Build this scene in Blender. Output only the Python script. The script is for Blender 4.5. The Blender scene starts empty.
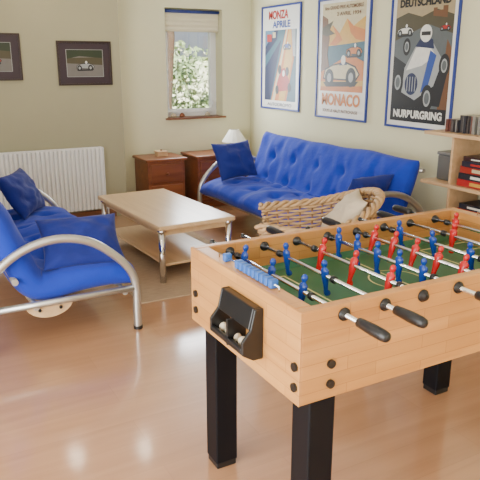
import bpy, math, random
from mathutils import Vector, Matrix, noise
random.seed(4)
scene=bpy.context.scene
# ---------------------------------------------------------------- materials
def newmat(name):
    m=bpy.data.materials.new(name); m.use_nodes=True
    nt=m.node_tree; b=nt.nodes['Principled BSDF']; return m,nt,b
def mat(name,col,rough=.5,metal=0,var=.08,scale=8,bump=0,bscale=60,sheen=0,coat=0,vscale=(1,1,1),spec=None):
    m,nt,b=newmat(name); N=nt.nodes; L=nt.links
    tc=N.new('ShaderNodeTexCoord'); mp=N.new('ShaderNodeMapping'); mp.inputs['Scale'].default_value=vscale
    L.new(tc.outputs['Object'],mp.inputs[0])
    nz=N.new('ShaderNodeTexNoise'); nz.inputs['Scale'].default_value=scale; nz.inputs['Detail'].default_value=4
    L.new(mp.outputs[0],nz.inputs['Vector'])
    mx=N.new('ShaderNodeMix'); mx.data_type='RGBA'
    mx.inputs[6].default_value=(*[max(0,c*(1-var)) for c in col],1)
    mx.inputs[7].default_value=(*[min(1,c*(1+var)) for c in col],1)
    L.new(nz.outputs[0],mx.inputs[0]); L.new(mx.outputs[2],b.inputs['Base Color'])
    b.inputs['Roughness'].default_value=rough; b.inputs['Metallic'].default_value=metal
    if spec is not None: b.inputs['Specular IOR Level'].default_value=spec
    if coat: b.inputs['Coat Weight'].default_value=coat
    if sheen:
        b.inputs['Sheen Weight'].default_value=sheen
    if bump:
        n2=N.new('ShaderNodeTexNoise'); n2.inputs['Scale'].default_value=bscale; n2.inputs['Detail'].default_value=3
        L.new(mp.outputs[0],n2.inputs['Vector'])
        bp=N.new('ShaderNodeBump'); bp.inputs['Strength'].default_value=bump; bp.inputs['Distance'].default_value=.01
        L.new(n2.outputs[0],bp.inputs['Height']); L.new(bp.outputs[0],b.inputs['Normal'])
    return m
def wood(name,c1,c2,rough=.35,axis=0,scale=6,coat=0,blocks=None,bfac=.8,crough=.15):
    m,nt,b=newmat(name); N=nt.nodes; L=nt.links
    tc=N.new('ShaderNodeTexCoord'); mp=N.new('ShaderNodeMapping')
    s=[9,9,9]; s[axis]=.7; mp.inputs['Scale'].default_value=s
    L.new(tc.outputs['Object'],mp.inputs[0])
    nz=N.new('ShaderNodeTexNoise'); nz.inputs['Scale'].default_value=scale; nz.inputs['Detail'].default_value=6; nz.inputs['Distortion'].default_value=.6
    L.new(mp.outputs[0],nz.inputs['Vector'])
    cr=N.new('ShaderNodeValToRGB'); cr.color_ramp.elements[0].position=.3; cr.color_ramp.elements[1].position=.7
    cr.color_ramp.elements[0].color=(*c1,1); cr.color_ramp.elements[1].color=(*c2,1)
    L.new(nz.outputs[0],cr.inputs[0]); out=cr.outputs[0]
    if blocks:
        sx=N.new('ShaderNodeSeparateXYZ'); L.new(tc.outputs['Object'],sx.inputs[0])
        cb=N.new('ShaderNodeCombineXYZ')
        L.new(sx.outputs[axis],cb.inputs[0]); L.new(sx.outputs[blocks[0]],cb.inputs[1])
        br=N.new('ShaderNodeTexBrick'); br.inputs['Scale'].default_value=1
        br.inputs['Brick Width'].default_value=blocks[1]; br.inputs['Row Height'].default_value=blocks[2]
        br.inputs['Mortar Size'].default_value=blocks[3]; br.inputs['Bias'].default_value=0; br.offset=.37
        br.inputs['Color1'].default_value=(.80,.76,.72,1); br.inputs['Color2'].default_value=(1,1,1,1); br.inputs['Mortar'].default_value=(.6,.52,.45,1)
        L.new(cb.outputs[0],br.inputs['Vector'])
        mu=N.new('ShaderNodeMix'); mu.data_type='RGBA'; mu.blend_type='MULTIPLY'; mu.inputs[0].default_value=bfac
        L.new(out,mu.inputs[6]); L.new(br.outputs[0],mu.inputs[7]); out=mu.outputs[2]
    L.new(out,b.inputs['Base Color']); b.inputs['Roughness'].default_value=rough
    if coat: b.inputs['Coat Weight'].default_value=coat; b.inputs['Coat Roughness'].default_value=crough
    return m
M={}
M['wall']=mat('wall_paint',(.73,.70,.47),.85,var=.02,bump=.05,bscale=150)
M['wall_l']=mat('wall_paint_shaded',(.40,.375,.245),.85,var=.02,bump=.05,bscale=150)  # same wall paint, darkened: weaker light on the left wall put into the colour
M['ceil']=mat('ceiling_paint',(.85,.85,.83),.9,var=.02)
M['floor']=wood('laminate_floor',(.43,.225,.115),(.51,.28,.15),.3,axis=0,scale=1.6,blocks=(1,1.25,.19,.0015),bfac=.4,coat=1.0,crough=.12)
M['skirt']=wood('skirting_wood',(.16,.06,.03),(.26,.11,.05),.4)
M['beech']=wood('beech_ply',(.50,.225,.06),(.62,.31,.095),.33,axis=0,scale=2.2,blocks=(2,.30,.045,.0012),coat=.3)
M['beechY']=wood('beech_ply_end',(.50,.225,.06),(.62,.31,.095),.33,axis=1,scale=2.2,blocks=(2,.30,.045,.0012),coat=.3)
M['beechl']=wood('beech_light',(.60,.40,.21),(.74,.52,.30),.28,axis=1,scale=1.8)
M['pine']=wood('stained_pine',(.17,.048,.018),(.28,.09,.033),.35,axis=0,scale=1.8)
M['shelfw']=wood('shelf_beech',(.56,.36,.19),(.68,.46,.26),.4,axis=1,scale=1.8)
M['black']=mat('black_plastic',(.008,.008,.009),.33,var=.1)
M['legblk']=mat('leg_black',(.003,.0035,.006),.5,var=.2,spec=.2)
M['chrome']=mat('chrome',(.78,.78,.79),.12,1,var=.02)
M['silver']=mat('silver_paint',(.58,.58,.56),.3,.85,var=.03)
M['green']=mat('pitch_green',(.022,.125,.055),.4,var=.12)
M['line']=mat('pitch_line',(.65,.58,.25),.5)
M['blue_f']=mat('futon_blue',(.003,.032,.44),.85,var=.15,scale=10,bump=.25,bscale=35,sheen=.1)
M['blue_d']=mat('pillow_blue',(.002,.014,.20),.8,var=.15,scale=10,bump=.25,bscale=35,sheen=.1)
M['pblue']=mat('player_blue',(.006,.045,.30),.25,var=.02)
M['bead']=mat('bead_blue',(.03,.12,.42),.3,var=.02)
M['pred']=mat('player_red',(.50,.010,.013),.25,var=.02)
M['white']=mat('white_enamel',(.90,.90,.89),.35,var=.01)
M['upvc']=mat('white_upvc',(.85,.86,.86),.3,var=.01)
M['cream']=mat('cream_fabric',(.62,.52,.38),.9,var=.05,bump=.2)
M['shade']=mat('lamp_shade',(.85,.83,.74),.9,var=.03)
M['wick']=mat('wicker',(.50,.32,.16),.55,var=.35,scale=30)
M['wick2']=mat('wicker_dark',(.26,.14,.06),.6,var=.3,scale=30)
M['rug']=mat('rug_weave',(.46,.33,.21),.95,var=.25,scale=14,bump=.5,bscale=200,vscale=(1,4,1))
M['paper']=mat('poster_paper',(.80,.79,.74),.35,var=.02)
M['frameb']=mat('blue_frame',(.02,.045,.26),.35,var=.05)
M['framek']=mat('dark_frame',(.03,.014,.012),.35,var=.1)
M['blind']=mat('blind_fabric',(.72,.66,.48),.9,var=.03)
M['stone']=mat('beige_stone',(.5,.42,.3),.8,var=.2)
def flat(name,c,r=.45): 
    if name not in M: M[name]=mat(name,c,r,var=.12,scale=25)
    return M[name]
# ---------------------------------------------------------------- helpers
class G:
    def __init__(s,name,loc=(0,0,0),mtx=None,local=False,rz=0):
        s.o=bpy.data.objects.new(name,None); scene.collection.objects.link(s.o)
        s.o.empty_display_size=.1
        s.mw=mtx if mtx is not None else Matrix.Translation(Vector(loc))@Matrix.Rotation(rz,4,'Z')
        s.o.matrix_world=s.mw
        s.local=local
    def add(s,ob):
        ob.parent=s.o
        if not s.local: ob.matrix_parent_inverse=s.mw.inverted()
        return ob
def mesh(name,verts,faces,m,g=None,smooth=False,bevel=0,seg=2):
    me=bpy.data.meshes.new(name); me.from_pydata([tuple(v) for v in verts],[],faces); me.update()
    ob=bpy.data.objects.new(name,me); scene.collection.objects.link(ob)
    if isinstance(m,list):
        for q in m: me.materials.append(q)
    else: me.materials.append(m)
    if smooth:
        for p in me.polygons: p.use_smooth=True
    if bevel:
        b=ob.modifiers.new('bevel','BEVEL'); b.width=bevel; b.segments=seg; b.limit_method='ANGLE'; b.angle_limit=.6
    if g: g.add(ob)
    return ob
BF=[(0,3,2,1),(4,5,6,7),(0,1,5,4),(1,2,6,5),(2,3,7,6),(3,0,4,7)]
def boxv(x0,x1,y0,y1,z0,z1):
    return [(x0,y0,z0),(x1,y0,z0),(x1,y1,z0),(x0,y1,z0),(x0,y0,z1),(x1,y0,z1),(x1,y1,z1),(x0,y1,z1)]
def box(name,x0,x1,y0,y1,z0,z1,m,g=None,bevel=0):
    return mesh(name,boxv(x0,x1,y0,y1,z0,z1),BF,m,g,bevel=bevel)
def boxes(name,lst,m,g=None,bevel=0):
    V=[];F=[]
    for b in lst:
        o=len(V); V+=boxv(*b); F+=[tuple(i+o for i in f) for f in BF]
    return mesh(name,V,F,m,g,bevel=bevel)
def cr(pts,n=8):
    P=[Vector(p) for p in pts]; out=[]
    for i in range(len(P)-1):
        p0=P[max(i-1,0)];p1=P[i];p2=P[i+1];p3=P[min(i+2,len(P)-1)]
        for k in range(n):
            t=k/n
            out.append(.5*((2*p1)+(-p0+p2)*t+(2*p0-5*p1+4*p2-p3)*t*t+(-p0+3*p1-3*p2+p3)*t**3))
    out.append(P[-1]); return out
def tubedata(pts,r,seg=12):
    P=[Vector(p) for p in pts]; V=[];F=[]
    n=None
    for i,p in enumerate(P):
        t=(P[min(i+1,len(P)-1)]-P[max(i-1,0)]).normalized()
        if n is None:
            n=t.orthogonal().normalized()
        n=(n-t*n.dot(t)).normalized(); b=t.cross(n)
        rr=r[i] if isinstance(r,(list,tuple)) else r
        for k in range(seg):
            a=2*math.pi*k/seg; V.append(p+n*math.cos(a)*rr+b*math.sin(a)*rr)
    for i in range(len(P)-1):
        for k in range(seg):
            a=i*seg+k;b2=i*seg+(k+1)%seg
            F.append((a,b2,b2+seg,a+seg))
    F.append(tuple(range(seg-1,-1,-1))); F.append(tuple(range((len(P)-1)*seg,len(P)*seg)))
    return V,F
def tube(name,pts,r,m,g=None,seg=12,smooth=0):
    if smooth: pts=cr(pts,smooth)
    V,F=tubedata(pts,r,seg); ob=mesh(name,V,F,m,g,smooth=True)
    for p in ob.data.polygons[-2:]: p.use_smooth=False
    return ob
def tubes(name,lst,m,g=None,seg=12):
    V=[];F=[]
    for pts,r in lst:
        v,f=tubedata(pts,r,seg); o=len(V); V+=v; F+=[tuple(i+o for i in q) for q in f]
    return mesh(name,V,F,m,g,smooth=True)
def loft(secs,seg=14,c=(0,0,0)):
    V=[];F=[]
    for s in secs:
        for k in range(seg):
            a=2*math.pi*k/seg; V.append((c[0]+s[1]*math.cos(a)+(s[3] if len(s)>3 else 0),c[1]+s[2]*math.sin(a),c[2]+s[0]))
    for i in range(len(secs)-1):
        for k in range(seg):
            a=i*seg+k;b=i*seg+(k+1)%seg; F.append((a,b,b+seg,a+seg))
    F.append(tuple(range(seg-1,-1,-1))); F.append(tuple(range((len(secs)-1)*seg,len(secs)*seg)))
    return V,F
def disc(name,c,axis,r,h,m,g=None,seg=20):
    ax={'x':Vector((1,0,0)),'y':Vector((0,1,0)),'z':Vector((0,0,1))}[axis]
    V,F=tubedata([Vector(c)-ax*h/2,Vector(c)+ax*h/2],r,seg); return mesh(name,V,F,m,g)
def spaced(n):
    return [.5-.5*math.cos(math.pi*i/n) for i in range(n+1)]
import bmesh
def weld(ob):
    bm=bmesh.new(); bm.from_mesh(ob.data); bmesh.ops.remove_doubles(bm,verts=bm.verts,dist=1e-5)
    bmesh.ops.recalc_face_normals(bm,faces=bm.faces); bm.to_mesh(ob.data); bm.free()
    for q in ob.data.polygons: q.use_smooth=True
def mattress(name,path,y0,y1,th,m,g,fx=lambda x:x,tufts=(6,5),dep=.035,seed=0,p=5):
    C=[Vector((a,0,b)) for a,b in path]; C=cr(C,10)
    Ls=[0]
    for i in range(1,len(C)): Ls.append(Ls[-1]+(C[i]-C[i-1]).length)
    T=Ls[-1]
    def at(s):
        d=s*T
        for i in range(1,len(C)):
            if Ls[i]>=d-1e-9:
                k=(d-Ls[i-1])/(Ls[i]-Ls[i-1]); pt=C[i-1].lerp(C[i],k)
                a=C[max(i-2,0)]; b=C[min(i+1,len(C)-1)]; t=(b-a).normalized()
                return pt,Vector((-t.z,0,t.x))
        return C[-1],Vector((0,0,1))
    NS,NY=100,130
    ss=spaced(NS); ys=spaced(NY)
    ss=[.35*a+.65*i/NS for i,a in enumerate(ss)]; ys=[.35*a+.65*i/NY for i,a in enumerate(ys)]
    V=[];F=[]
    ts,ty=tufts; W=y1-y0
    for side in (1,-1):
        for s in ss:
            pt,nr=at(s)
            es=max(0,1-abs(2*s-1)**(p*2.2))**(1/2.2)
            for yv in ys:
                ey=max(0,1-abs(2*yv-1)**(p*3))**(1/2.5)
                h=th/2*es*ey
                y=y0+W*yv
                if side==1:
                    fs=s*ts; fy=yv*ty
                    ds=(fs-round(fs))/ts*T; dy=(fy-round(fy))/ty*W
                    inner=1 if 0<round(fs)<ts and 0<round(fy)<ty else 0
                    q=inner*dep*math.exp(-(ds*ds+dy*dy)/(.05**2))
                    q+=inner*.30*dep*math.exp(-(dy/.022)**2)*math.exp(-(ds/.13)**2)
                    q-=.026*noise.noise(Vector((s*T*1.6,y*6.5,seed)))*es*ey
                    q-=.012*noise.noise(Vector((s*T*6,y*11,seed+5)))*es*ey
                    h=h-min(q,h*.9) if h>0 else 0
                w=pt+nr*(h*side)
                sag=.02*noise.noise(Vector((s*3,y*2.3,seed+9)))
                V.append((fx(w.x),y,w.z+sag))
    K=(NS+1)*(NY+1)
    for sd in (0,1):
        for i in range(NS):
            for j in range(NY):
                a=sd*K+i*(NY+1)+j; q=(a,a+1,a+NY+2,a+NY+1)
                F.append(q if sd else q[::-1])
    ob=mesh(name,V,F,m,g,smooth=True); weld(ob); return ob
def pillow(name,c,size,rot,m,g=None,seed=0):
    w,h,t=size; n=30; V=[];F=[]
    R=Matrix.Translation(Vector(c))@rot.to_4x4()
    for sd in (1,-1):
        for i in range(n+1):
            u=-math.cos(math.pi*i/n)*.5; u=.5*u+.5*(i/n-.5)
            for j in range(n+1):
                v=-math.cos(math.pi*j/n)*.5; v=.5*v+.5*(j/n-.5)
                a=min(1,abs(2*u));b=min(1,abs(2*v))
                hh=(max(0,1-a**2.6)**.55)*(max(0,1-b**2.6)**.55)*t/2
                pin=1-.10*(1-b*b)*(a**3) ; pin2=1-.10*(1-a*a)*(b**3)
                hh*=1+.35*noise.noise(Vector((u*5,v*5,seed+sd)))+.12*noise.noise(Vector((u*14,v*14,seed+sd)))
                V.append(R@Vector((u*w*pin,v*h*pin2,hh*sd)))
    K=(n+1)**2
    for s2 in (0,1):
        for i in range(n):
            for j in range(n):
                a=s2*K+i*(n+1)+j; q=(a,a+1,a+n+2,a+n+1); F.append(q if s2 else q[::-1])
    ob=mesh(name,V,F,m,g,smooth=True); weld(ob); return ob
def euler(x,y,z): 
    from mathutils import Euler
    return Euler((math.radians(x),math.radians(y),math.radians(z))).to_matrix()
# ---------------------------------------------------------------- room
XR=3.85; YB=6.75; YL=6.40; XC=2.11; XL=-1.6; YF=-1.6; ZC=2.5
box('floor',XL,XR,YF,YB+.3,-.08,0,M['floor'])
box('ceiling',XL-.15,XR+.15,YF-.15,YB+.3,ZC,ZC+.1,M['ceil'])
wx0,wx1,wz0,wz1=2.76,3.47,.97,2.19
boxes('wall_back',[(XC,wx0,YB,YB+.3,0,ZC),(wx1,XR,YB,YB+.3,0,ZC),(wx0,wx1,YB,YB+.3,0,wz0),(wx0,wx1,YB,YB+.3,wz1,ZC)],M['wall'])
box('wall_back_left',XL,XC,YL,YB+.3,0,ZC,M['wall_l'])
box('wall_right',XR,XR+.15,YF-.15,YB+.3,0,ZC,M['wall'])
DY0,DY1=-1.0,2.8
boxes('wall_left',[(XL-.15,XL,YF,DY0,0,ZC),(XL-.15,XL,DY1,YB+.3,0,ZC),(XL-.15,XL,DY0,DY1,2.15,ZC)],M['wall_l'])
boxes('wall_front',[(XL-.15,-.6,YF-.15,YF,0,ZC),(2.6,XR,YF-.15,YF,0,ZC),(-.6,2.6,YF-.15,YF,0,.9),(-.6,2.6,YF-.15,YF,2.15,ZC)],M['wall'])
box('baseboard_left',XL,1.98,YL-.018,YL,0,.09,M['skirt'],bevel=.004)
box('baseboard_back',XC,XR,YB-.018,YB,0,.09,M['skirt'],bevel=.004)
box('baseboard_right',XR-.018,XR,YF,YB-.02,0,.09,M['skirt'],bevel=.004)
# window
g=G('window_1',(3.1,6.92,1.5))
fy0,fy1=6.92,6.98
def rectframe(name,x0,x1,z0,z1,t,y0,y1,m,g,bevel=.004):
    boxes(name,[(x0,x0+t,y0,y1,z0,z1),(x1-t,x1,y0,y1,z0,z1),(x0+t,x1-t,y0,y1,z0,z0+t),(x0+t,x1-t,y0,y1,z1-t,z1)],m,g,bevel)
rectframe('frame_outer',wx0,wx1,wz0+.02,wz1,.045,fy0,fy1,M['upvc'],g)
rectframe('sash',wx0+.045,wx1-.045,wz0+.065,wz1-.05,.042,fy0-.02,fy1-.02,M['upvc'],g)
gm,nt,b=newmat('window_glass'); N=nt.nodes; L=nt.links
tr=N.new('ShaderNodeBsdfTransparent'); gl=N.new('ShaderNodeBsdfGlossy'); gl.inputs['Roughness'].default_value=.02
mx=N.new('ShaderNodeMixShader'); mx.inputs[0].default_value=.06
L.new(tr.outputs[0],mx.inputs[1]); L.new(gl.outputs[0],mx.inputs[2]); L.new(mx.outputs[0],N['Material Output'].inputs[0])
box('glass',wx0+.085,wx1-.085,6.938,6.942,wz0+.105,wz1-.09,gm,g)
box('handle_base',wx1-.085,wx1-.065,fy0-.035,fy0-.02,1.12,1.2,M['upvc'],g,.003)
tube('handle_lever',[(wx1-.075,fy0-.04,1.16),(wx1-.075,fy0-.055,1.16),(wx1-.075,fy0-.06,1.08)],.008,M['upvc'],g)
box('trim_1',wx0-.03,wx1+.03,YB-.04,fy0,wz0-.0,wz0+.02,M['skirt'],bevel=.005)
g=G('roller_blind',(3.1,6.80,2.1))
V=[];F=[]
n=20
for i in range(n+1):
    z=2.15-.20*i/n; dy=.006*math.sin(i*1.3)
    V+=[(wx0+.01,6.83+dy,z),(wx1-.01,6.83+dy,z)]
for i in range(n): F.append((2*i,2*i+1,2*i+3,2*i+2))
mesh('blind_fabric_panel',V,F,M['blind'],g,smooth=True)
tube('blind_roll',[(wx0+.005,6.83,2.16),(wx1-.005,6.83,2.16)],.018,M['frameb'],g)
tube('blind_bottom_bar',[(wx0+.01,6.83,1.95),(wx1-.01,6.83,1.95)],.008,M['blind'],g)
g=G('door_1',(XL,.9,1)); mid=(DY0+DY1)/2
boxes('frame',[(XL-.12,XL-.05,DY0,DY0+.08,0,2.15),(XL-.12,XL-.05,DY1-.08,DY1,0,2.15),(XL-.12,XL-.05,mid-.04,mid+.04,0,2.15),(XL-.12,XL-.05,DY0,DY1,2.07,2.15),(XL-.12,XL-.05,DY0,DY1,0,.06)],M['upvc'],g)
g=G('window_2',(1,YF,1.5))
boxes('frame',[(-.6,-.54,YF-.1,YF-.04,.9,2.15),(2.54,2.6,YF-.1,YF-.04,.9,2.15),(.97,1.03,YF-.1,YF-.04,.9,2.15),(-.6,2.6,YF-.1,YF-.04,.9,.96),(-.6,2.6,YF-.1,YF-.04,2.09,2.15)],M['upvc'],g)
# outside
gm=mat('garden_soil_grass',(.10,.16,.05),.95,var=.4,scale=3)
box('ground',-12,14,-12,20,-.3,-.1,gm)
V=[];F=[]
for i in range(7000):
    x=random.uniform(1.5,8); z=random.uniform(-.1,1.85+.5*noise.noise(Vector((x*1.3,0,0)))); 
    y=9.6+random.uniform(0,.5)+.4*noise.noise(Vector((x,z,2)))
    s=random.uniform(.03,.075); c=Vector((x,y,z))
    a=Vector((random.gauss(0,1),random.gauss(0,.5),random.gauss(0,1))).normalized(); bb=a.cross(Vector((random.gauss(0,.5),-1,random.gauss(.3,.5)))).normalized()
    o=len(V); V+=[c-a*s,c+bb*s*.5,c+a*s,c-bb*s*.5]; F.append((o,o+1,o+2,o+3))
o=len(V); V+=[(1,10.2,-.1),(8.5,10.2,-.1),(8.5,10.2,1.7),(1,10.2,1.7)]; F.append((o,o+1,o+2,o+3))
lm,nt,b=newmat('leaf'); N=nt.nodes;L=nt.links
tc=N.new('ShaderNodeTexCoord'); nz=N.new('ShaderNodeTexNoise'); nz.inputs['Scale'].default_value=2.2; nz.inputs['Detail'].default_value=8
crp=N.new('ShaderNodeValToRGB'); e=crp.color_ramp.elements; e[0].position=.33; e[0].color=(.05,.09,.04,1); e[1].position=.60; e[1].color=(.75,.76,.58,1)
e2=crp.color_ramp.elements.new(.47); e2.color=(.26,.36,.16,1)
L.new(tc.outputs['Object'],nz.inputs['Vector']); L.new(nz.outputs[0],crp.inputs[0]); L.new(crp.outputs[0],b.inputs['Base Color']); b.inputs['Roughness'].default_value=.6
mesh('ivy_hedge',V,F,lm)
tube('tree_trunk',[(3.75,9.1,-.15),(3.7,9.1,1),(3.82,9.15,2),(3.7,9.2,3.2)],[.12,.09,.07,.05],mat('bark',(.08,.05,.03),.9,var=.4,bump=.5),None)
# ---------------------------------------------------------------- radiator
g=G('radiator',(1.0,6.33,.4))
rx0,rx1,rz0,rz1=.15,1.85,.12,.76
V=[];F=[]; pitch=.0425; x=rx0
prof=[]
while x<rx1-.001:
    prof+=[(x,6.332),(x+.010,6.306),(x+.0325,6.306),(x+.0425,6.332)]; x+=pitch
prof=[(min(a,rx1),b) for a,b in prof]
for (a,b) in prof: V+=[(a,b,rz0),(a,b,rz0+.02),(a,b,rz1-.02),(a,b+.006,rz1)]
for i in range(len(prof)-1):
    for k in range(3): F.append((4*i+k,4*(i+1)+k,4*(i+1)+k+1,4*i+k+1))
mesh('front_panel',V,F,M['white'],g)
box('back_panel',rx0,rx1,6.36,6.375,rz0,rz1,M['white'],g,.003)
box('side_cap_l',rx0-.005,rx0+.003,6.308,6.378,rz0,rz1,M['white'],g,.002)
box('side_cap_r',rx1-.003,rx1+.006,6.308,6.378,rz0,rz1,M['white'],g,.002)
boxes('top_grille',[(rx0,rx1,6.310,6.326,rz1-.008,rz1+.006),(rx0,rx1,6.362,6.376,rz1-.008,rz1+.006)]+[(rx0+.02*i,rx0+.02*i+.008,6.32,6.37,rz1-.004,rz1+.003) for i in range(85)],M['white'],g)
tube('pipe',[(rx1+.0,6.345,.15),(rx1+.03,6.345,.15),(rx1+.03,6.345,0)],.009,M['white'],g)
tube('valve',[(rx1+.03,6.345,.11),(rx1+.03,6.345,.17)],.018,M['white'],g)
boxes('wall_bracket',[(.5,.54,6.37,6.4,.3,.6),(1.45,1.49,6.37,6.4,.3,.6)],M['white'],g)
# ---------------------------------------------------------------- posters
def wallm(p,side):
    if side=='right': c=[(0,-1,0),(0,0,1),(-1,0,0)]
    else: c=[(1,0,0),(0,0,1),(0,-1,0)]
    m=Matrix.Identity(4)
    for j in range(3):
        for i in range(3): m[i][j]=c[j][i]
    m.translation=Vector(p); return m
def poly(name,pts,d,m,g):
    return mesh(name,[(a,b,d) for a,b in pts],[tuple(range(len(pts)))],m,g)
def ell(cx,cy,rx,ry,n=20,a0=0,a1=2*math.pi):
    return [(cx+rx*math.cos(a0+(a1-a0)*i/n),cy+ry*math.sin(a0+(a1-a0)*i/n)) for i in range(n)]
def rect(x0,x1,y0,y1): return [(x0,y0),(x1,y0),(x1,y1),(x0,y1)]
def text(name,s,x,y,size,d,m,g,w=None,bold=.0):
    cu=bpy.data.curves.new(name,'FONT'); cu.body=s; cu.size=size; cu.align_x='CENTER'; cu.align_y='CENTER'; cu.offset=bold
    cu.materials.append(m)
    ob=bpy.data.objects.new(name,cu); scene.collection.objects.link(ob); g.add(ob); ob.location=(x,y,d)
    if w:
        bpy.context.view_layer.update()
        dx=ob.dimensions.x
        if dx>0: ob.scale=(w/dx,1,1)
    return ob
def frame_parts(g,w,h,t,dep,fm,bm):
    W,H=w/2,h/2
    boxes('frame',[(-W,-W+t,-H,H,0,dep),(W-t,W,-H,H,0,dep),(-W+t,W-t,-H,-H+t,0,dep),(-W+t,W-t,H-t,H,0,dep)],fm,g,.002)
    box('backing',-W+t*.5,W-t*.5,-H+t*.5,H-t*.5,0,.008,bm,g)
def posterroot(name,y0,y1,z0,z1):
    g=G(name,mtx=wallm((XR-.001,(y0+y1)/2,(z0+z1)/2),'right'),local=True); return g,abs(y1-y0),z1-z0
red=flat('ink_red',(.42,.02,.015)); org=flat('ink_orange',(.58,.18,.025)); teal=flat('ink_teal',(.03,.11,.16)); nav=flat('ink_navy',(.008,.016,.07))
yel=flat('ink_yellow',(.62,.36,.06)); crm=flat('ink_cream',(.60,.52,.32)); blk=flat('ink_black',(.010,.010,.013)); gry=flat('ink_grey',(.10,.115,.12)); lgry=flat('ink_lightgrey',(.34,.36,.36)); wht=flat('ink_white',(.74,.74,.68)); brn=flat('ink_brown',(.15,.065,.025)); blu=flat('ink_blue',(.02,.06,.30)); tan=flat('ink_tan',(.38,.30,.17)); dol=flat('ink_olive',(.07,.06,.03)); sky_=flat('ink_skyblue',(.10,.22,.34))
e=.0095
def smallracer(g,cx,cy,s,body,k,tag):
    poly('racer_shadow_'+tag,[(cx-1.1*s,cy-.42*s),(cx+1.1*s,cy-.36*s),(cx+.9*s,cy-.55*s),(cx-.9*s,cy-.6*s)],k,blk,g)
    poly('racer_outline_'+tag,[(cx-1.12*s,cy-.3*s),(cx-1.0*s,cy+.1*s),(cx-.5*s,cy+.26*s),(cx+.3*s,cy+.36*s),(cx+.9*s,cy+.2*s),(cx+1.17*s,cy-.1*s),(cx+.95*s,cy-.36*s)],k+.0002,blk,g)
    poly('racer_body_'+tag,[(cx-1.05*s,cy-.25*s),(cx-.95*s,cy+.05*s),(cx-.5*s,cy+.2*s),(cx+.3*s,cy+.3*s),(cx+.85*s,cy+.15*s),(cx+1.1*s,cy-.1*s),(cx+.9*s,cy-.3*s)],k+.0004,body,g)
    poly('racer_driver_'+tag,ell(cx+.15*s,cy+.42*s,.14*s,.18*s),k+.0006,wht,g)
    poly('racer_driver_body_'+tag,[(cx-.1*s,cy+.22*s),(cx+.4*s,cy+.24*s),(cx+.28*s,cy+.36*s),(cx,cy+.34*s)],k+.0005,nav,g)
    for i,(a,b2,r) in enumerate([(-.7,-.25,.34),(.65,-.22,.36)]):
        poly('racer_wheel_%d_'%i+tag,ell(cx+a*s,cy+b2*s,r*.85*s,r*s),k+.0008,blk,g); poly('racer_hub_%d_'%i+tag,ell(cx+a*s,cy+b2*s,r*.4*s,r*.5*s),k+.0011,lgry,g)
# poster 1
g,w,h=posterroot('framed_poster',5.67,6.47,1.09,2.21)
frame_parts(g,w,h,.020,.02,M['frameb'],M['paper'])
text('title','MONZA',-.05,.455,.12,e+.002,red,g,.40,.004)
text('title2','APRILE',.02,.355,.10,e+.002,blu,g,.36,.003)
poly('art_ground',rect(-.32,.32,-.46,.30),e-.0005,teal,g)
poly('sky',[(-.32,.05),(-.05,.30),(-.32,.30)],e,sky_,g)
poly('stand',[(-.32,.02),(-.07,.2),(-.05,.3),(-.12,.3),(-.32,.12)],e+.0002,nav,g)
poly('ground_dark',[(-.32,-.46),(-.2,-.46),(.02,.2),(-.32,-.1)],e+.0003,nav,g)
poly('road',[(-.18,-.46),(.14,-.46),(.28,.0),(.23,.30),(.11,.30)],e+.0004,org,g)
poly('road_light',[(-.02,-.46),(.10,-.46),(.25,.0),(.21,.30),(.17,.30)],e+.0006,yel,g)
poly('road_edge',[(-.16,-.46),(-.10,-.46),(.15,.30),(.12,.30)],e+.0008,crm,g)
poly('tower',[(.22,.30),(.30,.30),(.31,.02),(.26,.02)],e+.0009,lgry,g)
poly('flag_a',rect(-.28,-.18,.18,.26),e+.0010,red,g); poly('flag_b',rect(-.16,-.1,.22,.28),e+.0010,crm,g)
poly('car_body',[(-.02,-.36),(.18,-.34),(.20,-.24),(.10,-.10),(.02,-.12),(-.06,-.28)],e+.0012,red,g)
for k,(a,b2) in enumerate([(-.05,-.34),(.2,-.31),(.15,-.14),(0,-.12)]): poly('wheel_%d'%k,ell(a,b2,.035,.05),e+.0016,blk,g)
poly('driver',ell(.08,-.16,.025,.035),e+.0018,wht,g)
smallracer(g,.14,.13,.07,blu,e+.0012,'b')
text('footer','AUTODROMO',0,-.505,.05,e+.002,nav,g,.5)
# poster 2
g,w,h=posterroot('framed_poster',4.56,5.37,1.065,2.20)
frame_parts(g,w,h,.020,.02,M['frameb'],M['paper'])
poly('art_bg',rect(-.33,.33,-.30,.52),e-.0005,crm,g)
text('header','6me GRAND PRIX AUTOMOBILE',0,.475,.045,e+.002,brn,g,.58,.001)
text('header2','2 AVRIL 1934',.08,.415,.045,e+.002,brn,g,.36,.001)
poly('sea',rect(-.33,.33,-.08,.20),e-.0002,teal,g)
poly('mountain',[(-.33,.20),(-.16,.32),(-.05,.24),(.06,.37),(.16,.30),(.33,.38),(.33,.16),(.05,.14),(-.33,.12)],e+.0002,yel,g)
poly('mountain_shade',[(.06,.37),(.12,.24),(.2,.18),(.33,.16),(.33,.26),(.16,.30)],e+.0004,org,g)
poly('mountain_shade2',[(-.16,.32),(-.10,.22),(-.2,.14),(-.1,.13),(.0,.18),(-.05,.24)],e+.0004,org,g)
poly('cliff',[(-.33,.42),(-.24,.38),(-.2,.2),(-.23,.05),(-.19,-.08),(-.33,-.12)],e+.0008,brn,g)
poly('palm',[(-.33,.3),(-.15,.36),(-.2,.28),(-.12,.24),(-.24,.22),(-.33,.24)],e+.0010,dol,g)
poly('road',[(-.33,-.30),(.33,-.30),(.33,-.02),(.12,.05),(-.33,-.12)],e+.0009,org,g)
poly('road_light',[(-.33,-.26),(.33,-.24),(.33,-.19),(-.33,-.21)],e+.0010,yel,g)
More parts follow.
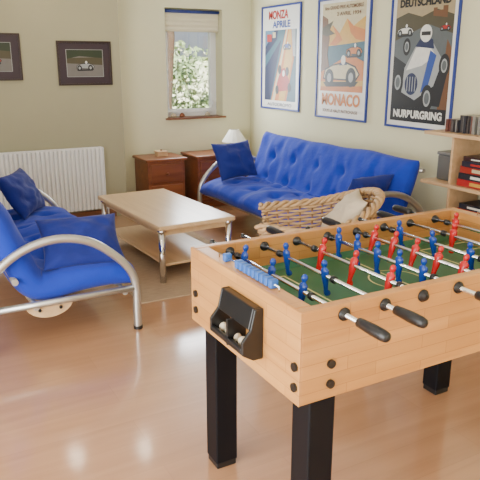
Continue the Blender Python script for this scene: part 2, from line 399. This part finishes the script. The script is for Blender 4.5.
smallracer(g,-.01,-.11,.25,crm,e+.0012,'a')
smallracer(g,.18,.08,.11,org,e+.0012,'b')
text('title','MONACO',0,-.385,.15,e+.002,org,g,.60,.006)
text('footer','SOUS LE HAUT PATRONAGE',0,-.49,.04,e+.002,brn,g,.55,.001)
# poster 3
g,w,h=posterroot('framed_poster',3.54,4.30,1.06,2.26)
frame_parts(g,w,h,.020,.02,M['frameb'],M['paper'])
poly('art_bg',rect(-.32,.32,-.54,.55),e-.0005,tan,g)
text('header','GROSSER PREIS VON',0,.49,.065,e+.002,blk,g,.56,.002)
text('header2','DEUTSCHLAND',0,.41,.08,e+.002,blk,g,.56,.004)
poly('hill',[(-.32,.05),(-.32,.30),(-.18,.34),(-.02,.30),(.14,.35),(.32,.30),(.32,.0)],e+.0001,dol,g)
poly('castle',[(.10,.30),(.10,.36),(.14,.36),(.14,.34),(.2,.34),(.2,.37),(.25,.37),(.25,.28)],e+.0003,brn,g)
poly('road',[(-.32,-.42),(.32,-.42),(.32,.16),(.06,.24),(-.32,.12)],e+.0002,gry,g)
poly('road_dark',[(-.32,-.42),(.1,-.42),(-.1,-.1),(-.32,.0)],e+.0004,blk,g)
poly('verge',[(.32,-.42),(.32,.05),(.27,.12),(.22,-.42)],e+.0004,brn,g)
poly('shadow',[(-.2,-.38),(.24,-.40),(.3,-.12),(.1,-.1)],e+.0005,blk,g)
poly('car_body',[(-.20,-.30),(-.04,-.36),(.16,-.24),(.24,-.04),(.12,.10),(-.06,.08),(-.18,-.10)],e+.0008,lgry,g)
poly('car_light',[(-.16,-.12),(-.06,.06),(.08,.08),(.16,.0),(.02,-.08)],e+.0010,wht,g)
poly('grille',ell(-.09,-.23,.075,.09),e+.0012,nav,g)
for k in range(4): poly('grille_bar_%d'%k,rect(-.14+k*.03,-.132+k*.03,-.29,-.17),e+.0014,lgry,g)
poly('stripe',[(.02,-.30),(.10,-.25),(.17,.0),(.10,.04)],e+.0012,blu,g)
for k,(a,b2,r) in enumerate([(-.25,-.22,.105),(.10,-.34,.11),(-.17,.07,.07),(.26,-.08,.09)]):
    poly('wheel_%d'%k,ell(a,b2,r*.62,r),e+.0016,blk,g); poly('hub_%d'%k,ell(a,b2,r*.36,r*.6),e+.002,lgry,g); poly('hub_in_%d'%k,ell(a,b2,r*.25,r*.42),e+.0024,gry,g)
poly('driver_head',ell(.04,.17,.065,.068),e+.0016,wht,g); poly('goggles',rect(-.01,.09,.155,.185),e+.002,blk,g)
poly('driver_body',[(-.07,.07),(.14,.05),(.12,.12),(.07,.14),(-.02,.13)],e+.0015,nav,g)
smallracer(g,-.20,.20,.085,wht,e+.0012,'b'); smallracer(g,.24,.21,.05,red,e+.0012,'c')
poly('foot_band',rect(-.32,.32,-.54,-.42),e+.001,blk,g)
text('title','NURBURGRING',0,-.48,.085,e+.002,wht,g,.56,.004)
# small framed photos
for (x0,x1,z0,z1) in [(1.47,2.015,1.385,1.81),(.59,1.135,1.44,1.87)]:
    g=G('framed_photograph',mtx=wallm(((x0+x1)/2,YL-.001,(z0+z1)/2),'back'),local=True)
    w,h=x1-x0,z1-z0
    frame_parts(g,w,h,.018,.018,M['framek'],flat('mount_plum',(.035,.018,.028)))
    poly('photo_edge',rect(-w*.34,w*.34,-h*.31,h*.31),e-.0005,lgry,g)
    poly('photo',rect(-w*.33,w*.33,-h*.3,h*.3),e,flat('ink_road',(.17,.16,.15)),g)
    poly('photo_grass',[(-w*.33,h*.0),(w*.33,-h*.04),(w*.33,h*.14),(-w*.33,h*.12)],e+.0003,dol,g)
    poly('photo_trees',[(-w*.33,h*.10),(-w*.1,h*.16),(w*.33,h*.12),(w*.33,h*.3),(-w*.33,h*.3)],e+.0004,flat('ink_dkgreen',(.02,.035,.015)),g)
    smallracer(g,0,-h*.06,w*.15,lgry if x0>1 else red,e+.0006,'a')
# ---------------------------------------------------------------- futon sofas
def sofa(xf,sg,y0,y1,seed,tf):
    g=G('futon_sofa',(xf+sg*.45,(y0+y1)/2,0))
    fx=lambda x: xf+sg*x
    arc=[(.0,.0),(.0,.14),(.0,.27),(.03,.38),(.12,.49),(.27,.60),(.45,.64),(.63,.605),(.78,.51),(.87,.38),(.90,.24),(.90,.12),(.90,0)]
    for i,y in enumerate((y0,y1)):
        tube('arm_tube_%d'%i,[(fx(a),y,b) for a,b in arc],.025,M['silver'],g,16,6)
        tube('arm_lower_tube_%d'%i,[(fx(.0),y,.27),(fx(.90),y,.27)],.02,M['silver'],g,14)
        s=1 if i==0 else -1
        V=[];F=[];n=16
        for yy in (y+s*.02,y+s*.035):
            for k in range(n+1):
                a=math.pi+math.pi*k/n; V.append((fx(.52+.14*math.cos(a)),yy,.27+.10*math.sin(a)))
        F.append(tuple(range(n+1))); F.append(tuple(range(2*n+1,n,-1)))
        for k in range(n): F.append((k,k+n+1,k+n+2,k+1))
        F.append((0,n,2*n+1,n+1))
        mesh('pivot_plate_%d'%i,V,F,M['beechl'],g,bevel=.004)
        for q in (.46,.58): disc('plate_bolt_%d_%d'%(i,int(q*100)),(fx(q),y+s*.016,.225),'y',.01,.012,M['black'],g)
        for k,xx in enumerate((0,.9)): disc('foot_%d_%d'%(i,k),(fx(xx),y,.01),'z',.029,.02,M['black'],g)
    for k,(a,b) in enumerate([(.07,.25),(.60,.25),(.70,.42),(.86,.78)]):
        tube('rail_%d'%k,[(fx(a),y0,b) if b<.5 else (fx(a),y0+.04,b),(fx(a),y1,b) if b<.5 else (fx(a),y1-.04,b)],.018,M['silver'],g)
    n=int((y1-y0)/.13)
    boxes('slats',[(min(fx(.07),fx(.62)),max(fx(.07),fx(.62)),y0+.06+.13*i,y0+.12+.13*i,.245,.262) for i in range(n)],M['beechl'],g)
    tubes('back_slats',[([(fx(.70),y0+.1+.26*i,.40),(fx(.86),y0+.1+.26*i,.78)],.010) for i in range(int(n/2))],M['silver'],g)
    path=[(-.02,.30),(.07,.345),(.30,.355),(.50,.335),(.60,.37),(.67,.50),(.74,.68),(.80,.87)]
    mattress('mattress',path,y0+.035,y1-.035,.18,M['blue_f'],g,fx,tf,.034,seed)
    return g
gl=sofa(1.17,-1,3.46,5.45,1,(5,5))
gr=sofa(2.75,1,3.52,5.90,7,(5,6))
pillow('throw_pillow',(.91,3.70,.545),(.50,.38,.14),euler(40,0,-6),M['blue_d'],None,3)
pillow('throw_pillow',(.82,5.12,.60),(.50,.38,.17),euler(60,0,60),M['blue_d'],None,5)
pillow('throw_pillow',(3.05,5.66,.63),(.52,.40,.16),euler(66,0,14),M['blue_d'],None,6)
pillow('throw_pillow',(3.20,3.76,.60),(.42,.36,.14),euler(60,0,180),M['blue_d'],None,8)
# ---------------------------------------------------------------- coffee table + rug
box('area_rug',1.32,2.42,3.82,5.75,0,.012,M['rug'],bevel=.004)
g=G('coffee_table',(1.865,4.76,0),local=True,rz=math.radians(3))
box('top',-.325,.325,-.655,.655,.422,.457,M['beechl'],g,.008)
boxes('apron',[(-.28,.28,-.60,-.58,.37,.422),(-.28,.28,.58,.60,.37,.422),(-.28,-.26,-.6,.6,.37,.422),(.26,.28,-.6,.6,.37,.422)],M['beechl'],g)
box('lower_shelf',-.26,.26,-.60,.60,.13,.15,M['beechl'],g,.004)
for i,(a,b) in enumerate([(-.285,-.61),(.285,-.61),(-.285,.61),(.285,.61)]):
    tube('leg_%d'%i,[(a,b,.012),(a,b,.42)],.024,M['chrome'],g,20)
    disc('collar_%d'%i,(a,b,.415),'z',.034,.012,M['chrome'],g); 
# ---------------------------------------------------------------- chests
def chest(x0,x1,y0,y1,h,nd):
    g=G('bedside_chest',((x0+x1)/2,(y0+y1)/2,0))
    box('carcass',x0+.015,x1-.015,y0+.015,y1,.05,h-.03,M['pine'],g,.004)
    box('plinth',x0+.005,x1-.005,y0+.005,y1,0,.07,M['pine'],g,.006)
    box('top',x0-.012,x1+.012,y0-.015,y1,h-.03,h,M['pine'],g,.01)
    zz=.09; dh=(h-.05-.09)/nd
    for i in range(nd):
        box('drawer_%d'%i,x0+.045,x1-.045,y0+.0,y0+.03,zz+.012,zz+dh-.012,M['pine'],g,.008)
        V,F=loft([(0,.007,.007),(.012,.007,.007),(.02,.016,.016),(.032,.014,.014),(.036,.006,.006)],12)
        kx=(x0+x1)/2; kz=zz+dh/2
        V=[(kx+a,y0-c,kz+b) for a,b,c in V]
        mesh('knob_%d'%i,V,F,M['pine'],g,smooth=True); zz+=dh
    return g
chest(2.31,2.77,6.28,6.72,.60,2)
chest(2.90,3.56,6.28,6.72,.60,2)
g=G('wooden_trinket_box',(2.56,6.5,.6))
box('body',2.50,2.62,6.44,6.54,.601,.645,M['shelfw'],g,.006)
box('lid',2.495,2.625,6.435,6.545,.645,.66,M['shelfw'],g,.006)
disc('knob',(2.56,6.49,.667),'z',.01,.014,M['skirt'],g)
LX=3.48
g=G('table_lamp',(LX,6.48,.6))
V,F=loft([(0,.06,.06),(.015,.065,.065),(.025,.04,.04),(.04,.02,.02),(.06,.045,.045),(.09,.05,.05),(.115,.02,.02),(.13,.009,.009),(.18,.009,.009)],20,(LX,6.48,.601))
mesh('base',V,F,M['cream'],g,smooth=True)
V=[];F=[];n=28
for z,r in ((.10,.145),(.24,.055),(.24,.051),(.10,.141)):
    for k in range(n):
        a=2*math.pi*k/n; rr=r*(1+.012*(-1)**k); V.append((LX+rr*math.cos(a),6.48+rr*math.sin(a),.6+z+.01))
for i in range(3):
    for k in range(n): a=i*n+k;b=i*n+(k+1)%n; F.append((a,b,b+n,a+n))
mesh('shade',V,F,M['shade'],g)
for i,(x,c) in enumerate([(2.86,M['stone']),(2.97,M['pine']),(3.3,M['stone'])]):
    V,F=loft([(0,.025,.02),(.012,.035,.028),(.03,.028,.02),(.045,.012,.012),(.05,.004,.004)],14,(x,6.82,.991)); mesh('sill_ornament',V,F,c,None,smooth=True)
# ---------------------------------------------------------------- wicker armchair
ang=math.radians(148)
g=G('wicker_armchair',(2.30,3.13,0),local=True,rz=ang)
def plan(t,k=1.0):
    a=math.pi+t*math.radians(138)
    x=math.cos(a); y=math.sin(a)
    return Vector(((.34 if x<0 else .48)*k*x,.38*k*y,0))
def rimz(t): 
    s=min(1,abs(t)/.80); return .645+.155*(math.cos(math.pi*s)*.5+.5)
rings=[];NT=110
for r_ in range(26):
    f=r_/25; pts=[]
    for i in range(NT+1):
        t=-1+2*i/NT
        z=.10+(rimz(t)-.10)*f
        k=.86+.20*f
        p=plan(t,k)
        off=.010*math.cos(i*math.pi*.25+(r_%2)*math.pi)
        d=Vector((p.x,p.y,0)).normalized()
        p=p+d*off; p.z=z; pts.append(p)
    rings.append((pts,.0095))
tubes('woven_strands',rings,M['wick'],g,6)
st=[]
for i in range(0,NT+1,4):
    t=-1+2*i/NT
    st.append(([plan(t,.86)+Vector((0,0,.08)),plan(t,.96)+Vector((0,0,.10+(rimz(t)-.1)*.5)),plan(t,1.06)+Vector((0,0,rimz(t)))],.007))
tubes('stakes',st,M['wick2'],g,6)
br=[]
for ph in range(3):
    q=[]
    for i in range(NT*3+1):
        t=-1+2*i/(NT*3); a=i*.22+ph*2.094
        p=plan(t,1.08); d=Vector((p.x,p.y,0)).normalized()
        q.append(p+d*.018*math.cos(a)+Vector((0,0,rimz(t)+.008+.016*math.sin(a))))
    br.append((q,.013))
tubes('braided_rim',br,M['wick'],g,7)
V,F=loft([(.30,.30,.31),(.33,.32,.33),(.36,.31,.32)],32); mesh('seat_base',V,F,M['wick'],g)
front=[]
for r_ in range(11):
    z=.09+r_*.022; p0=plan(-1,.86+.2*(z-.1)/.5); p1=plan(1,.86+.2*(z-.1)/.5)
    q=[p0.lerp(p1,i/20)+Vector((.06*math.sin(math.pi*i/20)+.006*math.cos(i*math.pi*.5+r_*math.pi),0,z)) for i in range(21)]
    front.append((q,.0115))
tubes('front_weave',front,M['wick'],g,6)
for i,(a,b) in enumerate([(-.22,-.22),(-.22,.22),(.2,-.22),(.2,.22)]): tube('leg_%d'%i,[(a,b,0),(a,b,.34)],.018,M['wick2'],g)
pillow('seat_cushion',(0.02,0,.42),(.52,.52,.13),euler(0,0,0),M['cream'],g,11)
pillow('back_cushion',(-.15,-.03,.635),(.40,.42,.15),euler(0,52,0),M['cream'],g,12)
# ---------------------------------------------------------------- shelf unit
g=G('shelf_unit',(3.66,3.0,0))
sy0,sy1=2.0,3.48; sx0=3.50
for k,(z,y1) in enumerate([(.10,sy1),(.42,sy1),(.74,sy1),(1.11,sy1)]):
    box('shelf_%d'%k,sx0,XR-.02,sy0,y1,z-.025,z,M['shelfw'],g,.003)
boxes('uprights',[(sx0+.02,XR-.02,sy0+.01,sy0+.03,0,1.085),(sx0+.02,XR-.02,3.20,3.22,0,1.085),(sx0+.02,XR-.02,2.6,2.62,0,1.085)],M['shelfw'],g,.002)
boxes('post_end',[(XR-.05,XR-.025,sy1-.05,sy1-.03,0,1.085)],M['shelfw'],g,.002)
gq=G('storage_tin',(3.68,3.38,.74)); box('case',3.60,3.80,3.25,3.42,.741,.93,mat('tin_grey',(.17,.17,.16),.4,.4),gq,.012)
box('lid',3.595,3.805,3.245,3.425,.93,.955,mat('tin_lid',(.24,.24,.23),.4,.4),gq,.006)
cols=[(.40,.02,.02),(.02,.02,.03),(.35,.03,.02),(.02,.02,.035),(.04,.015,.015)]
def gamestack(y0,y1,zb,hs,off):
    gb=G('board_game_stack',(3.66,(y0+y1)/2,zb)); z=zb+.001
    for i,hh in enumerate(hs):
        c=cols[(i+off)%5]; j=random.uniform(-.012,.012)
        box('box_%d'%i,3.54+j,3.80+j,y0+j+.01*i,y1+j-.01*i,z,z+hh,flat('game_%d'%((i+off)%5),c,.35),gb,.003)
        box('label_%d'%i,3.537+j,3.541+j,y0+.12,y1-.12,z+.013,z+hh-.013,[yel,wht,crm,red,wht][(i+off)%5],gb)
        z+=hh
gamestack(2.76,3.16,.74,[.05,.045,.05,.04,.035],0)
gamestack(2.18,2.56,.74,[.05,.05,.05,.05],1)
gamestack(2.75,3.15,.42,[.06,.05,.05,.04],3)
gamestack(2.15,2.55,.42,[.05,.06,.05],2)
V=[];F=[];gb=G('cd_collection',(3.66,2.9,1.11))
y=2.2;lists={0:[],1:[],2:[],3:[]}
while y<3.36:
    t=random.choice([.011,.011,.024]); 
    if not(3.05<y<3.09): lists[random.randrange(4)].append((3.60+random.uniform(-.01,.01),3.74,y,y+t-.001,1.111,1.111+(.125 if y<3.24 else .09)))
    y+=t
for k,c in enumerate([(.03,.03,.04),(.25,.24,.22),(.08,.07,.07),(.14,.05,.04)]): boxes('cases_%d'%k,lists[k],flat('cd_%d'%k,c,.3),gb)
# ---------------------------------------------------------------- foosball table
X0,X1,Y0,Y1,Z0,Z1=.92,2.30,1.316,2.057,.640,.934
g=G('foosball_table',((X0+X1)/2,(Y0+Y1)/2,0))
box('side_near',X0,X1,Y0,Y0+.035,Z0,Z1,M['beech'],g,.004)
box('side_far',X0,X1,Y1-.035,Y1,Z0,Z1,M['beech'],g,.004)
box('end_left',X0,X0+.055,Y0+.0352,Y1-.0352,Z0,Z1,M['beechY'],g,.004)
box('end_right',X1-.055,X1,Y0+.0352,Y1-.0352,Z0,Z1,M['beechY'],g,.004)
box('end_face_left',X0-.004,X0,Y0,Y1,Z0,Z1-.001,M['beechY'],g,.0015)
box('bottom',X0+.05,X1-.05,Y0+.03,Y1-.03,Z0+.01,Z0+.03,M['beech'],g)
fz=.80; fx0,fx1,fyy0,fyy1=X0+.055,X1-.055,Y0+.035,Y1-.035
box('pitch',fx0,fx1,fyy0,fyy1,fz-.012,fz,M['green'],g)
V=[(fx0,fyy0,fz),(fx1,fyy0,fz),(fx1,fyy0+.03,fz+.001),(fx0,fyy0+.03,fz+.001),(fx0,fyy0,fz+.02),(fx1,fyy0,fz+.02)]
mesh('ramp_near',V,[(4,5,2,3)],M['green'],g)
V=[(fx0,fyy1,fz+.02),(fx1,fyy1,fz+.02),(fx1,fyy1-.03,fz+.001),(fx0,fyy1-.03,fz+.001)]
mesh('ramp_far',V,[(3,2,1,0)],M['green'],g)
cx,cy=(X0+X1)/2,(Y0+Y1)/2; lz=fz+.0012; lw=.006
def ln(a,b,c,d): return (a,b,c,d,fz,lz)
LL=[ln(cx-lw/2,cx+lw/2,fyy0+.03,fyy1-.03)]
for s,xe in ((1,fx0),(-1,fx1)):
    for L_,hw in ((.28,.24),(.12,.14)):
        xa,xb=sorted((xe+s*L_,xe+s*(L_-lw)))
        LL.append(ln(xa,xb,cy-hw,cy+hw)); xs=sorted((xe,xe+s*L_))
        LL.append(ln(xs[0],xs[1],cy-hw,cy-hw+lw)); LL.append(ln(xs[0],xs[1],cy+hw-lw,cy+hw))
boxes('pitch_lines',LL,M['line'],g)
V=[];F=[];n=40
for k in range(n):
    a=2*math.pi*k/n
    for r in (.10,.106): V.append((cx+r*math.cos(a),cy+r*math.sin(a),lz))
for k in range(n): F.append((2*k,2*k+1,(2*k+3)%(2*n),(2*k+2)%(2*n)))
mesh('centre_circle',V,F,M['line'],g)
for s,xx in ((0,X0+.0555),(1,X1-.0555)): box('goal_mouth_%d'%s,xx-.001,xx+.001,cy-.1,cy+.1,fz,fz+.075,M['black'],g)
for i,(a,b) in enumerate([(.965,Y1-.105),(.965,Y0+.012),(2.185,Y1-.105),(2.185,Y0+.012)]):
    box('leg_%d'%i,a,a+.095,b,b+.095,.025,Z0+.03,M['legblk'],g,.006)
    box('leg_foot_%d'%i,a+.004,a+.091,b+.004,b+.091,.0,.026,M['black'],g,.004)
def bolt(n_,c,ax):
    disc(n_,c,ax,.0135,.01,M['black'],g); 
for i,z in enumerate((.695,.76)):
    bolt('bolt_e%d'%i,(X0-.007,Y0+.022,z),'x'); bolt('bolt_f%d'%i,(X0-.007,Y1-.045,z),'x'); bolt('bolt_s%d'%i,(X0+.105,Y0-.004,z-.006),'y'); bolt('bolt_r%d'%i,(2.22,Y0-.004,z-.012),'y')
rz=.902
rods=[1.065+.154*i for i in range(8)]
team=['b','b','r','b','r','b','r','r']; cnt=[3,2,3,5,5,3,2,3]
near=[1,1,0,1,0,1,0,0]
slide=[.03,.05,-.03,.02,-.015,.04,-.04,.02]
secs=[(-.082,.010,.010,.006),(-.076,.013,.012,.006),(-.066,.012,.011,.004),(-.058,.007,.010,0),(-.04,.0075,.012,0),(-.025,.010,.014,0),(-.012,.0115,.016,0),(.0,.0125,.0155,0),(.012,.0125,.018,0),(.024,.011,.0195,0),(.031,.007,.012,0),(.034,.0055,.006,0),(.038,.0085,.008,0),(.045,.0115,.0105,0),(.053,.0115,.0105,0),(.060,.008,.0075,0),(.063,.003,.003,0)]
secs=[(q[0]*.90,q[1]*.95,q[2]*.95,q[3]) for q in secs]
chs=[]; bear=[]; grips=[];stops=[];pb=[];pr=[]
def addm(store,V,F):
    if not store: store.append([]);store.append([])
    o=len(store[0]); store[0]+= [tuple(v) for v in V]; store[1]+=[tuple(i+o for i in f) for f in F]
for i,x in enumerate(rods):
    if near[i]: a,b=Y0-.10+slide[i],Y1+.08+slide[i]
    else: a,b=Y0-.012,Y1+.10+slide[i]
    chs.append(([(x,a,rz),(x,b,rz)],.0075))
    for yy,s in ((Y0,-1),(Y1,1)):
        bear.append(([(x,yy,rz),(x,yy+s*.006,rz),(x,yy+s*.007,rz),(x,yy+s*.016,rz)],[.020,.020,.014,.013]))
        yi=yy-s*.035
        bear.append(([(x,yi,rz),(x,yi-s*.005,rz),(x,yi-s*.006,rz),(x,yi-s*.018,rz)],[.019,.019,.014,.013]))
    if near[i]:
        e_=a; grips.append(([(x,e_+.005,rz),(x,e_,rz),(x,e_-.02,rz),(x,e_-.06,rz),(x,e_-.10,rz),(x,e_-.115,rz),(x,e_-.12,rz)],[.010,.0145,.0155,.0175,.017,.014,.006]))
        grips.append(([(x,b,rz),(x,b+.01,rz)],.010))
    else:
        e_=b; grips.append(([(x,e_-.005,rz),(x,e_,rz),(x,e_+.02,rz),(x,e_+.06,rz),(x,e_+.10,rz),(x,e_+.115,rz),(x,e_+.12,rz)],[.010,.0145,.0155,.0175,.017,.014,.006]))
    n=cnt[i]; sp={2:.24,3:.19,5:.118}[n]
    ang=[.15,-.1,.25,.0,.3,-.2,.1,.05][i]
    for k in range(n):
        yy=cy+(k-(n-1)/2)*sp+slide[i]
        V,F=loft(secs,12); ca,sa=math.cos(ang),math.sin(ang)
        V=[(x+a_*ca+c_*sa,yy+b_,rz-a_*sa+c_*ca) for a_,b_,c_ in V]
        addm(pb if team[i]=='b' else pr,V,F)
    for yy in (cy-(n-1)/2*sp-.05+slide[i],cy+(n-1)/2*sp+.05+slide[i]):
        stops.append(([(x,yy-.008,rz),(x,yy+.008,rz)],.013))
tubes('rods',chs,M['chrome'],g,14); tubes('bearings',bear,M['black'],g,18); tubes('grips',grips,M['black'],g,18); tubes('rod_stops',stops,M['black'],g,14)
mesh('players_blue',pb[0],pb[1],M['pblue'],g,smooth=True); mesh('players_red',pr[0],pr[1],M['pred'],g,smooth=True)
for s,(xx,mm) in enumerate(((X0+.032,M['bead']),(X1-.032,M['pred']))):
    tube('score_wire_%d'%s,[(xx,cy-.2,Z1-.003),(xx,cy-.2,Z1+.015),(xx,cy+.2,Z1+.015),(xx,cy+.2,Z1-.003)],.003,M['chrome'],g,8)
    boxes('score_beads_%d'%s,[(xx-.014,xx+.014,cy-.175+.027*k+(.06 if k>8 else 0),cy-.175+.027*k+.022+(.06 if k>8 else 0),Z1+.002,Z1+.030) for k in range(10)],mm,g,.004)
# ball return tray on the left end
cty=cy-.055
by0,by1=cty-.115,cty+.115
def prism(name,prof,ya,yb,m,bevel=.004):
    n=len(prof); V=[(X0-.004-a,ya,b+.012) for a,b in prof]+[(X0-.004-a,yb,b+.012) for a,b in prof]
    F=[tuple(range(n)),tuple(range(2*n-1,n-1,-1))]+[(k,k+n,(k+1)%n+n,(k+1)%n) for k in range(n)]
    return mesh(name,V,F,m,g,bevel=bevel)
sideprof=[(0,.695),(.035,.695),(.075,.72),(.075,.765),(.045,.80),(.03,.865),(.0,.865)]
prism('tray_cheek_a',sideprof,by0,by0+.012,M['black']); prism('tray_cheek_b',sideprof,by1-.012,by1,M['black'])
prism('tray_hood',[(0,.865),(.03,.865),(.047,.795),(.0,.795)],by0+.012,by1-.012,M['black'])
prism('tray_floor',[(0,.695),(.035,.695),(.075,.72),(.075,.74),(.066,.74),(.03,.71),(0,.712)],by0+.012,by1-.012,M['black'])
box('tray_divider',X0-.074,X0-.004,cty-.005,cty+.005,.722,.812,M['black'],g,.002)
bm_=mat('cork_ball',(.66,.56,.40),.6)
V=[];F=[]
for k in range(5):
    r=.0165; yy=by0+.035+k*.041+(.0 if k<3 else .006)
    v,f=loft([(-r*math.cos(math.pi*q/8),max(.0005,r*math.sin(math.pi*q/8)),max(.0005,r*math.sin(math.pi*q/8))) for q in range(9)],14,(X0-.036,yy,.743)); o=len(V); V+=v; F+=[tuple(i+o for i in q) for q in f]
mesh('balls',V,F,bm_,g,smooth=True)
# ---------------------------------------------------------------- added ceiling emitters, out of view, for warm glare on the floor
em,nt,b=newmat('added_glow'); b.inputs['Emission Color'].default_value=(1,.88,.7,1); b.inputs['Emission Strength'].default_value=260
for (x,y) in [(1.25,5.95),(1.95,5.75),(.4,2.0)]:
    g=G('added_downlight',(x,y,ZC))
    V=[];F=[];n=24
    for r,z in ((.055,ZC-.001),(.055,ZC-.008),(.040,ZC-.008),(.036,ZC-.002)):
        for k in range(n): a=2*math.pi*k/n; V.append((x+r*math.cos(a),y+r*math.sin(a),z))
    for i in range(3):
        for k in range(n): F.append((i*n+k,i*n+(k+1)%n,(i+1)*n+(k+1)%n,(i+1)*n+k))
    mesh('trim_ring',V,F,M['chrome'],g)
    disc('glow_disc',(x,y,ZC-.003),'z',.035,.002,em,g)
# ---------------------------------------------------------------- lights
def area(name,loc,rot,sx,sy,e,col):
    l=bpy.data.lights.new(name,'AREA'); l.shape='RECTANGLE'; l.size=sx; l.size_y=sy; l.energy=e; l.color=col
    o=bpy.data.objects.new(name,l); scene.collection.objects.link(o); o.location=loc; o.rotation_euler=[math.radians(a) for a in rot]; return o
area('daylight_patio',(XL+.02,.9,1.15),(0,-90,0),2.0,3.6,255,(1,.985,.96))
area('daylight_front_window',(1.0,YF+.02,1.5),(90,0,0),3.0,1.2,34,(1,.98,.95))
area('daylight_window',(3.11,6.70,1.5),(-90,0,0),.6,.9,42,(.92,.97,1))
sun=bpy.data.lights.new('sun','SUN'); sun.energy=26; sun.angle=.01; sun.color=(1,.96,.88)
so=bpy.data.objects.new('sun',sun); scene.collection.objects.link(so); so.rotation_euler=(math.radians(42),0,math.radians(-15))
w=bpy.data.worlds.new('World'); scene.world=w; w.use_nodes=True; nt=w.node_tree
sky=nt.nodes.new('ShaderNodeTexSky'); sky.sky_type='HOSEK_WILKIE'; sky.turbidity=8; sky.sun_direction=(-.2,-.6,.7)
nt.links.new(sky.outputs[0],nt.nodes['Background'].inputs[0]); nt.nodes['Background'].inputs[1].default_value=4
# ---------------------------------------------------------------- camera
cam=bpy.data.cameras.new('Camera'); cam.lens=46.5; cam.sensor_width=36; cam.clip_start=.05
co=bpy.data.objects.new('Camera',cam); scene.collection.objects.link(co)
co.location=(0,0,1.6); co.rotation_euler=(math.radians(90-15.93),0,math.radians(-28.77)); scene.camera=co
